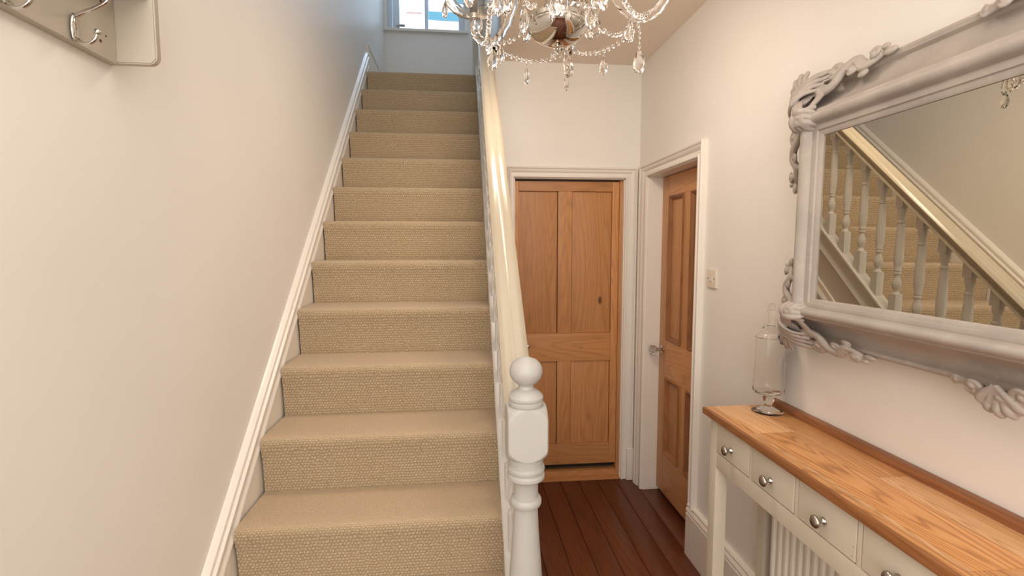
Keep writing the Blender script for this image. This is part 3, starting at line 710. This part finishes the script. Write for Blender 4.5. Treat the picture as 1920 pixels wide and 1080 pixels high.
lathe(bm, kn_, (0, 0, 0), 32); bmesh.ops.remove_doubles(bm, verts=bm.verts, dist=1e-6)
obj('jar_lid', bm, M['thin'], jr, angle=50)

# ------------------------------------------------------------------ mirror
GX = 1.03
mr = thing('wall_mirror', 'large mirror in a distressed grey carved frame above the console table', 'mirror', (0, 0, 0))
gy1, gy0, gz0, gz1 = 1.362, 0.42, 1.443, 1.912
# frame profile: (outward from the opening edge, proud of the glass plane towards the room)
fp = [(0.0, -0.010), (0.0, 0.003), (0.004, 0.006), (0.012, 0.007), (0.014, 0.011), (0.021, 0.012), (0.027, 0.011), (0.029, 0.015), (0.031, 0.022), (0.036, 0.028), (0.043, 0.030), (0.050, 0.028), (0.055, 0.022), (0.057, 0.013), (0.059, 0.009), (0.064, 0.007), (0.067, -0.002), (0.075, -0.026), (0.086, -0.048), (0.100, -0.064), (0.116, -0.073), (0.129, -0.076), (0.132, -0.073), (0.135, -0.068), (0.143, -0.066), (0.149, -0.071), (0.151, -0.083), (0.151, -0.124), (0.0, -0.124)]
for name_, (P0, P1, o0, o1, sc) in {
    'bottom': ((gy0, gz0), (gy1, gz0), (-1, -1), (1, -1), (1, 0.88)),
    'left': ((gy1, gz0), (gy1, gz1), (1, -1), (1, 1), (1, 1)),
    'top': ((gy1, gz1), (gy0, gz1), (1, 1), (-1, 1), (1, 1.12)),
    'right': ((gy0, gz1), (gy0, gz0), (-1, 1), (-1, -1), (1, 1))}.items():
    bm = new()
    kz = lambda s_: 1.24 if s_ > 0 else 0.96; ky = 1.35
    N = 24; rings = []
    for i in range(N + 1):
        f_ = i / N
        ring = []
        for d_, q in fp:
            a = Vector((P0[0] + o0[0] * d_ * ky, P0[1] + o0[1] * d_ * kz(o0[1]))); b = Vector((P1[0] + o1[0] * d_ * ky, P1[1] + o1[1] * d_ * kz(o1[1])))
            pnt = a.lerp(b, f_); ring.append(bm.verts.new((GX - q, pnt.x, pnt.y)))
        rings.append(ring)
    n = len(fp)
    for A, B in zip(rings, rings[1:]):
        for j in range(n): bm.faces.new((A[j], A[(j + 1) % n], B[(j + 1) % n], B[j]))
    bm.faces.new(rings[0][::-1]); bm.faces.new(rings[-1])
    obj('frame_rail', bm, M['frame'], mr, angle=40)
TH = 0.007
bm = box(new(), GX, GX + 0.004, gy0 - 0.006, gy1 + 0.006, gz0 - 0.006, gz1 + 0.006)
gl = obj('mirror_glass', bm, M['silver'], mr, False)
# carved acanthus corners -- built in frame coordinates: u outwards along y, v outwards along z, q proud
def ctube(bm, pts, radii, n=10, flat=0.6, flutes=0):
    """tapered carved stem following pts (u, v, q)"""
    P = [Vector(p) for p in pts]
    # catmull
    Q = [2 * P[0] - P[1]] + P + [2 * P[-1] - P[-2]]; out = []; rad = []
    for i in range(1, len(Q) - 2):
        for k in range(5):
            t_ = k / 5; a, b, c2, d = Q[i - 1:i + 3]
            out.append(0.5 * ((2 * b) + (c2 - a) * t_ + (2 * a - 5 * b + 4 * c2 - d) * t_ ** 2 + (3 * b - a - 3 * c2 + d) * t_ ** 3))
            rad.append(radii[i - 1] * (1 - t_) + radii[i] * t_)
    out.append(P[-1]); rad.append(radii[-1])
    nrm = Vector((0, 0, 1)); rings = []
    for i, p in enumerate(out):
        d = (out[min(i + 1, len(out) - 1)] - out[max(i - 1, 0)]).normalized()
        s_ = d.cross(nrm).normalized(); u_ = s_.cross(d)
        ring = []
        for k in range(n):
            a = 2 * PI * k / n; r_ = rad[i] * (1 + (0.16 * math.cos(flutes * a) if flutes else 0))
            ring.append(bm.verts.new(p + s_ * r_ * math.cos(a) + u_ * r_ * flat * math.sin(a)))
        rings.append(ring)
    for A, B in zip(rings, rings[1:]):
        for k in range(n): bm.faces.new((A[k], A[(k + 1) % n], B[(k + 1) % n], B[k]))
    bm.faces.new(rings[0][::-1]); bm.faces.new(rings[-1])
def scroll(bm, c, r, q, th, turns=1.3, start=0.0, sgn=1, flat=0.9):
    pts = []; rad = []
    N = 9
    for k in range(N):
        f_ = k / (N - 1); a = start + sgn * turns * 2 * PI * f_; rr_ = r * (1 - 0.78 * f_)
        pts.append((c[0] + rr_ * math.cos(a), c[1] + rr_ * math.sin(a), q + 0.3 * th * f_)); rad.append(th * (1 - 0.35 * f_))
    ctube(bm, pts, rad, 10, flat)
    blob(bm, (c[0], c[1], q + 0.4 * th), th * 1.05, sub=2)
def corner(bm):
    # fluted palmette pointing diagonally out of the corner
    ctube(bm, [(0.118, 0.118, -0.030), (0.150, 0.150, -0.016), (0.178, 0.178, -0.030)], [0.022, 0.026, 0.014], 14, 0.7)
    for a, l, r_ in ((45, 0.094, 0.0085), (32, 0.090, 0.0080), (58, 0.090, 0.0080), (18, 0.080, 0.0072), (72, 0.080, 0.0072)):
        ca, sa = math.cos(math.radians(a)), math.sin(math.radians(a))
        b0 = Vector((0.120, 0.120)); m_ = b0 + Vector((ca, sa)) * l * 0.62; e_ = b0 + Vector((ca, sa)) * l
        ctube(bm, [(b0.x, b0.y, -0.024), (m_.x, m_.y, -0.008), (e_.x, e_.y, -0.026)], [r_, r_ * 1.15, r_ * 0.95], 10, 0.9)
    # broad C-shaped leaf sweeping over the mitre, in raised ribs
    for off, r_ in ((0.0, 0.0095), (0.016, 0.0075), (0.030, 0.0075), (0.044, 0.007)):
        ctube(bm, [(0.168 - off, 0.042 + off * 0.35, -0.020 + off * 0.4), (0.160 - off, 0.092 - off * 0.3, 0.004 + off * 0.5), (0.132 - off * 0.8, 0.134 - off * 0.8, 0.008 + off * 0.5), (0.090 - off * 0.3, 0.160 - off, 0.004 + off * 0.5), (0.040 + off * 0.35, 0.166 - off, -0.018 + off * 0.4)], [r_ * 0.6, r_ * 1.05, r_ * 1.2, r_ * 1.05, r_ * 0.6], 10, 1.0)
    for s_ in (0, 1):
        F = (lambda u, v: (u, v)) if s_ == 0 else (lambda u, v: (v, u))
        def T(lst): return [(*F(u, v), q) for u, v, q in lst]
        # cuff of three bands wrapping the round moulding
        for k in range(3):
            uu2 = 0.052 - k * 0.013; pts = []
            for i in range(7):
                a = PI * (0.0 + 1.0 * i / 6); pts.append((uu2 + 0.010 * math.sin(a), 0.045 - 0.026 * math.cos(a), 0.008 + (0.038 - 0.002 * k) * math.sin(a)))
            ctube(bm, T(pts), [0.005, 0.0085, 0.0095, 0.0095, 0.0095, 0.0085, 0.005], 8, 0.8)
        # leaf rising from the cuff into the scoop
        ctube(bm, T([(0.060, 0.050, 0.036), (0.082, 0.080, 0.022), (0.086, 0.108, -0.004), (0.104, 0.130, -0.010)]), [0.012, 0.017, 0.016, 0.010], 12, 0.75, 4)
        ctube(bm, T([(0.030, 0.060, 0.030), (0.040, 0.088, 0.004), (0.050, 0.112, -0.010), (0.074, 0.136, -0.012)]), [0.007, 0.011, 0.012, 0.010], 10, 0.8)
        # running vine of scrolls along the outer edge
        ctube(bm, T([(0.090, 0.146, -0.008), (0.055, 0.118, -0.012), (0.022, 0.120, -0.010), (0.000, 0.150, -0.008), (-0.026, 0.160, -0.010), (-0.048, 0.138, -0.012), (-0.072, 0.144, -0.018), (-0.094, 0.156, -0.022)]), [0.016, 0.016, 0.013, 0.014, 0.013, 0.011, 0.010, 0.007], 10, 0.9)
        for (u, v, r_, th) in ((0.028, 0.152, 0.019, 0.0085), (-0.026, 0.140, 0.017, 0.0075), (-0.074, 0.156, 0.012, 0.0065)):
            sg_, st_ = (1, 0.3) if s_ == 0 else (-1, 1.2)
            scroll(bm, F(u, v), r_, -0.008, th, 1.15, st_, sg_)
            blob(bm, (*F(u - 0.019, v + 0.008), -0.012), th * 1.25, (1.2, 0.9, 0.9), 2)
        blob(bm, (*F(-0.104, 0.150), -0.020), 0.011, (1.4, 0.9, 0.9) if s_ == 0 else (0.9, 1.4, 0.9), 2)
        blob(bm, (*F(-0.052, 0.122), -0.020), 0.010, (1.3, 1, 0.8), 2)
def place(build, fy, fz, cy_, cz_, mz=1.0, name='carved_corner'):
    bm = new(); build(bm)
    for v in bm.verts:
        u, w_, q = v.co; q -= 0.040 * min(max((max(abs(u) if abs(u) > w_ else u, w_) - 0.07) / 0.08, 0), 1.25); u = u * 1.35 if name == 'carved_corner' else u; v.co = Vector((GX - q, cy_ + fy * u, cz_ + fz * w_ * mz))
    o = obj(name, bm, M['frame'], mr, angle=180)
    rm = o.modifiers.new('fuse', 'REMESH'); rm.mode = 'VOXEL'; rm.voxel_size = 0.0017; rm.use_smooth_shade = True
    smt = o.modifiers.new('soften', 'SMOOTH'); smt.factor = 0.4; smt.iterations = 1
    return o
place(corner, 1, 1, gy1, gz1, 1.22); place(corner, 1, -1, gy1, gz0, 0.97)
place(corner, -1, 1, gy0, gz1, 1.22); place(corner, -1, -1, gy0, gz0, 0.97)
def crest(bm):
    for s_ in (-1, 1):
        ctube(bm, [(0, 0.165, -0.01), (s_ * 0.03, 0.172, -0.012), (s_ * 0.058, 0.150, -0.018), (s_ * 0.085, 0.142, -0.022)], [0.016, 0.016, 0.012, 0.008], 12, 0.9, 3)
        scroll(bm, (s_ * 0.048, 0.148), 0.020, -0.012, 0.009, 1.1, 0.5, s_)
        scroll(bm, (s_ * 0.090, 0.146), 0.012, -0.022, 0.007, 1.0, 1.0, -s_)
    for k in range(5):
        a = PI / 2 + (k - 2) * 0.42
        ctube(bm, [(0, 0.135, -0.012), (0.045 * math.cos(a), 0.135 + 0.05 * math.sin(a), -0.004), (0.06 * math.cos(a), 0.135 + 0.068 * math.sin(a), -0.018)], [0.008, 0.011, 0.007], 10, 0.9)
place(crest, 1, 1, (gy0 + gy1) / 2 + 0.0, gz1, 1.2, 'carved_crest'); place(crest, 1, -1, (gy0 + gy1) / 2, gz0, 0.95, 'carved_crest')
mr.rotation_euler = (0, 0.008, 0)
pv_ = Vector((GX, 0, 1.68)); mr.location = pv_ - Matrix.Rotation(0.008, 3, 'Y') @ pv_

# ------------------------------------------------------------------ chandelier
CX, CY = 0.246, 1.30
ch = thing('chandelier', 'crystal glass chandelier with twisted arms and beaded swags hanging near the stairs', 'chandelier', (CX, CY, 0))
AZ = math.atan2(CY, CX)                                    # direction from camera to chandelier
def arm_dir(deg_right):                                    # angle clockwise from straight away
    a = AZ - math.radians(deg_right); return Vector((math.cos(a), math.sin(a), 0))
# chrome bowl
bm = new(); lathe(bm, [(0.0, 2.106), (0.022, 2.107), (0.040, 2.112), (0.058, 2.122), (0.072, 2.136), (0.0765, 2.146), (0.078, 2.150), (0.078, 2.153), (0.074, 2.156), (0.071, 2.160), (0.071, 2.170), (0.0, 2.172)], (0, 0, 0), 64)
obj('chrome_bowl', bm, M['chrome'], ch, angle=30)
bm = new(); lathe(bm, [(0, 2.080), (0.002, 2.081), (0.0025, 2.084), (0.0015, 2.087), (0.004, 2.089), (0.0055, 2.092), (0.004, 2.095), (0.003, 2.097), (0.0065, 2.100), (0.0065, 2.103), (0.010, 2.105), (0.015, 2.106), (0.017, 2.108), (0, 2.109)], (0, 0, 0), 24); obj('finial', bm, M['chrome'], ch)
bm = new(); lathe(bm, [(0.060, 2.170), (0.082, 2.176), (0.092, 2.188), (0.095, 2.200), (0.093, 2.200), (0.089, 2.188), (0.080, 2.179), (0.060, 2.173)], (0, 0, 0), 80, close=True, flute=(10, 0.05)); obj('scalloped_dish', bm, M['crystal'], ch)
bm = new(); lathe(bm, [(0.0, 2.173), (0.016, 2.175), (0.014, 2.20), (0.022, 2.22), (0.030, 2.25), (0.022, 2.28), (0.012, 2.30), (0.018, 2.33), (0.034, 2.35), (0.034, 2.38), (0.014, 2.40), (0.012, 2.44), (0.024, 2.47), (0.012, 2.50), (0.008, 2.60), (0, 2.60)], (0, 0, 0), 32); obj('glass_column', bm, M['crystal'], ch)
bm = new(); lathe(bm, [(0, 2.60), (0.006, 2.60), (0.006, 2.70), (0.04, 2.715), (0.05, 2.7565), (0, 2.7565)], (0, 0, 0), 24); obj('ceiling_rose', bm, M['chrome'], ch)
def cat(P, n=6):
    P = [Vector(q) for q in P]; P = [2 * P[0] - P[1]] + P + [2 * P[-1] - P[-2]]; out = []
    for i in range(1, len(P) - 2):
        for k in range(n):
            t_ = k / n; a, b, c2, d = P[i - 1:i + 3]
            out.append(0.5 * ((2 * b) + (c2 - a) * t_ + (2 * a - 5 * b + 4 * c2 - d) * t_ ** 2 + (3 * b - a - 3 * c2 + d) * t_ ** 3))
    out.append(P[-2]); return out
def twist_tube(bm, pts, r, n=16, twist=2.6):
    u = None; rings = []
    for i, p in enumerate(pts):
        d = (pts[min(i + 1, len(pts) - 1)] - pts[max(i - 1, 0)]).normalized()
        if u is None: a = Vector((0, 0, 1)); u = (a - d * a.dot(d)).normalized() if abs(d.z) < 0.95 else Vector((0, 1, 0))
        u = (u - d * u.dot(d)).normalized(); s_ = d.cross(u)
        rings.append([bm.verts.new(p + (s_ * math.cos(2 * PI * k / n + i * twist / 6) + u * math.sin(2 * PI * k / n + i * twist / 6)) * r * (1.0 + 0.09 * math.cos(2 * PI * k / n * 6))) for k in range(n)])
    for A, B in zip(rings, rings[1:]):
        for k in range(n): bm.faces.new((A[k], A[(k + 1) % n], B[(k + 1) % n], B[k]))
    bm.faces.new(rings[0][::-1]); bm.faces.new(rings[-1])
# shared pendant and bead meshes -----------------------------------------
def drop_me(w_, h_, th, n=8, name='pendant'):
    """faceted almond: flat-ish teardrop hanging from its top (origin)"""
    bm = new(); prof = [(0.0, 0.0), (0.16, -0.10), (0.34, -0.26), (0.50, -0.50), (0.50, -0.72), (0.36, -0.90), (0.0, -1.0)]
    rows = []
    N = 14
    outl = []
    # outline of teardrop
    for k in range(N):
        a = 2 * PI * k / N
        y_ = -0.5 + 0.5 * math.cos(a); x_ = 0.5 * math.sin(a) * (1.0 - 0.42 * (math.cos(a) * 0.5 + 0.5)) * 1.12
        outl.append((x_ * w_, y_ * h_ if True else 0))
    rim = [bm.verts.new((x_, 0, z_)) for x_, z_ in outl]
    for s_ in (-1, 1):
        inn = [bm.verts.new((x_ * 0.52, s_ * th * 0.5, -0.55 * h_ + (z_ + 0.55 * h_) * 0.52)) for x_, z_ in outl]
        for k in range(N):
            q = (rim[k], rim[(k + 1) % N], inn[(k + 1) % N], inn[k]); bm.faces.new(q if s_ < 0 else q[::-1])
        c0 = bm.verts.new((0, s_ * th * 0.62, -0.58 * h_))
        for k in range(N):
            q = (inn[k], inn[(k + 1) % N], c0); bm.faces.new(q if s_ < 0 else q[::-1])
    return me_from(bm, name, M['crystal'], False)
def bead_me(r, name='bead'):
    bm = new(); n = 8
    rings = [[bm.verts.new((rr2 * math.cos(2 * PI * (k + o_) / n), h, rr2 * math.sin(2 * PI * (k + o_) / n))) for k in range(n)] for rr2, h, o_ in ((r * 0.55, -r * 0.42, 0), (r, 0, 0.5), (r * 0.55, r * 0.42, 0))]
    for A, B in zip(rings, rings[1:]):
        for k in range(n):
            bm.faces.new((A[k], A[(k + 1) % n], B[k])); bm.faces.new((A[(k + 1) % n], B[(k + 1) % n], B[k]))
    bm.faces.new(rings[0]); bm.faces.new(rings[-1][::-1])
    return me_from(bm, name, M['crystal'], False)
big = drop_me(0.034, 0.060, 0.014); med = drop_me(0.028, 0.048, 0.012); slim = drop_me(0.017, 0.050, 0.011)
bd = bead_me(0.0072); bds = bead_me(0.0045)
rr3 = random.Random(11)
def hang(par, top_, kind, beads=1, rot=None, gap=0.003):
    """a wire with beads and one pendant; top_ local to the chandelier"""
    x, y, z = top_
    bm = new(); L = gap + beads * 0.0125
    tube(bm, [(x, y, z + 0.003), (x, y, z - L - 0.002)], 0.0005, 5)
    wr = obj('hanging_wire', bm, M['chrome'], par)
    for k in range(beads): inst('bead', bds, wr, (x, y, z - gap - 0.006 - k * 0.0125), (0, 0, rr3.uniform(0, PI)))
    inst('pendant', kind, wr, (x, y, z - L), (0, 0, rot if rot is not None else AZ - PI / 2 + rr3.uniform(-0.65, 0.65)))
def dish_prof():
    return [(0.012, 0.0), (0.034, 0.001), (0.058, 0.010), (0.073, 0.026), (0.080, 0.044), (0.084, 0.060), (0.082, 0.061), (0.078, 0.045), (0.071, 0.028), (0.056, 0.013), (0.033, 0.004), (0.012, 0.003)]
arms = [(9, 0.0, 'far'), (81, 0.010, 'right'), (153, 0.010, 'near_right'), (218, 0.016, 'near_left'), (302, -0.006, 'left')]
tips = []
bm = new(); lathe(bm, dish_prof(), (0, 0, 0), 60, close=True, flute=(10, 0.05)); dish = me_from(bm, 'drip_dish', M['crystal'], angle=60)
bm = new(); lathe(bm, [(0, 0.003), (0.011, 0.003), (0.012, 0.006), (0.011, 0.012), (0.0125, 0.016), (0.0125, 0.085), (0, 0.085)], (0, 0, 0), 20); sleeve = me_from(bm, 'candle_sleeve', M['white'])
bm = new(); lathe(bm, [(0, 0.085), (0.008, 0.086), (0.014, 0.100), (0.0155, 0.112), (0.011, 0.130), (0.005, 0.144), (0, 0.150)], (0, 0, 0), 20); bulb = me_from(bm, 'bulb', M['bulb'])
bm = new(); lathe(bm, [(0.0095, -0.014), (0.0125, -0.012), (0.0125, -0.001), (0.010, 0.0)], (0, 0, 0), 20); collar = me_from(bm, 'collar', M['chrome'])
for deg, dz, nm in arms:
    D = arm_dir(deg)
    pr = [(0.045, 2.335), (0.068, 2.355), (0.100, 2.335), (0.128, 2.275), (0.158, 2.205), (0.203, 2.168), (0.245, 2.177), (0.274, 2.208), (0.280, 2.250)]
    pts = cat([(D.x * r, D.y * r, z + dz * (r / 0.2)) for r, z in pr], 5)
    bm = new(); twist_tube(bm, pts, 0.0112); a_ = obj('arm', bm, M['crystal'], ch, angle=60)
    T_ = (D.x * 0.28, D.y * 0.28, 2.250 + dz * 1.35 + 0.012)
    inst('collar', collar, a_, T_); dd = inst('drip_dish', dish, a_, T_); inst('candle_sleeve', sleeve, a_, T_); inst('bulb', bulb, a_, T_)
    tips.append((Vector(T_), D))
    S_ = Vector((-D.y, D.x, 0))
    for k in range(4):                                       # drops round the dish rim
        a = 2 * PI * (k + 0.35) / 4
        p = Vector(T_) + (D * math.cos(a) + S_ * math.sin(a)) * 0.083 + Vector((0, 0, 0.057))
        hang(ch, p, big if k % 2 else med, 1)
    # drops under the lowest point of the arm
    low = Vector((D.x * 0.212, D.y * 0.212, 2.154 + dz))
    hang(ch, low, big, 0 if nm != 'right' else 5)
    hang(ch, low - D * 0.028 + Vector((0, 0, 0.003)), med, 0)
    if nm in ('far',): hang(ch, low + S_ * 0.006, med, 4, 1.3)
# swags between neighbouring arms, from low points, with a drop in the middle
for i in range(5):
    (T0, D0_), (T1, D1_) = tips[i], tips[(i + 1) % 5]
    z0, z1 = 2.180 + arms[i][1], 2.180 + arms[(i + 1) % 5][1]
    A = Vector((D0_.x * 0.235, D0_.y * 0.235, z0)); B = Vector((D1_.x * 0.235, D1_.y * 0.235, z1))
    pts = []; NB = 17
    for k in range(NB + 1):
        f_ = k / NB; p = A.lerp(B, f_); p.z -= 0.045 * (1 - (2 * f_ - 1) ** 2); pts.append(p)
    bm = new(); tube(bm, pts, 0.0005, 4); sg = obj('bead_swag', bm, M['chrome'], ch)
    dirv = math.atan2((B - A).y, (B - A).x)
    for k in range(1, NB): inst('bead', bd, sg, pts[k], (0, 0, dirv + PI / 2 + rr3.uniform(-0.3, 0.3)))
    hang(ch, pts[NB // 2] - Vector((0, 0, 0.004)), med if i in (0, 3) else slim, 1)
    # second swag from the dish centre ring to the arm
    A = Vector((D0_.x * 0.085, D0_.y * 0.085, 2.178)); B = Vector((D0_.x * 0.20, D0_.y * 0.20, 2.160 + arms[i][1])) + Vector((-D0_.y, D0_.x, 0)) * 0.05
    pts = []; NB = 9
    for k in range(NB + 1):
        f_ = k / NB; p = A.lerp(B, f_); p.z -= 0.028 * (1 - (2 * f_ - 1) ** 2); pts.append(p)
    pts[-1] = Vector((D0_.x * 0.205, D0_.y * 0.205, 2.162 + arms[i][1]))
    bm = new(); tube(bm, pts, 0.0005, 4); sg = obj('bead_swag', bm, M['chrome'], ch)
    for k in range(1, NB): inst('bead', bd, sg, pts[k], (0, 0, rr3.uniform(0, PI)))
for k in range(6):                                          # drops on the scalloped dish
    a = 2 * PI * (k + 0.3) / 6
    hang(ch, (0.094 * math.cos(a), 0.094 * math.sin(a), 2.196), big if k % 2 else med, 1)
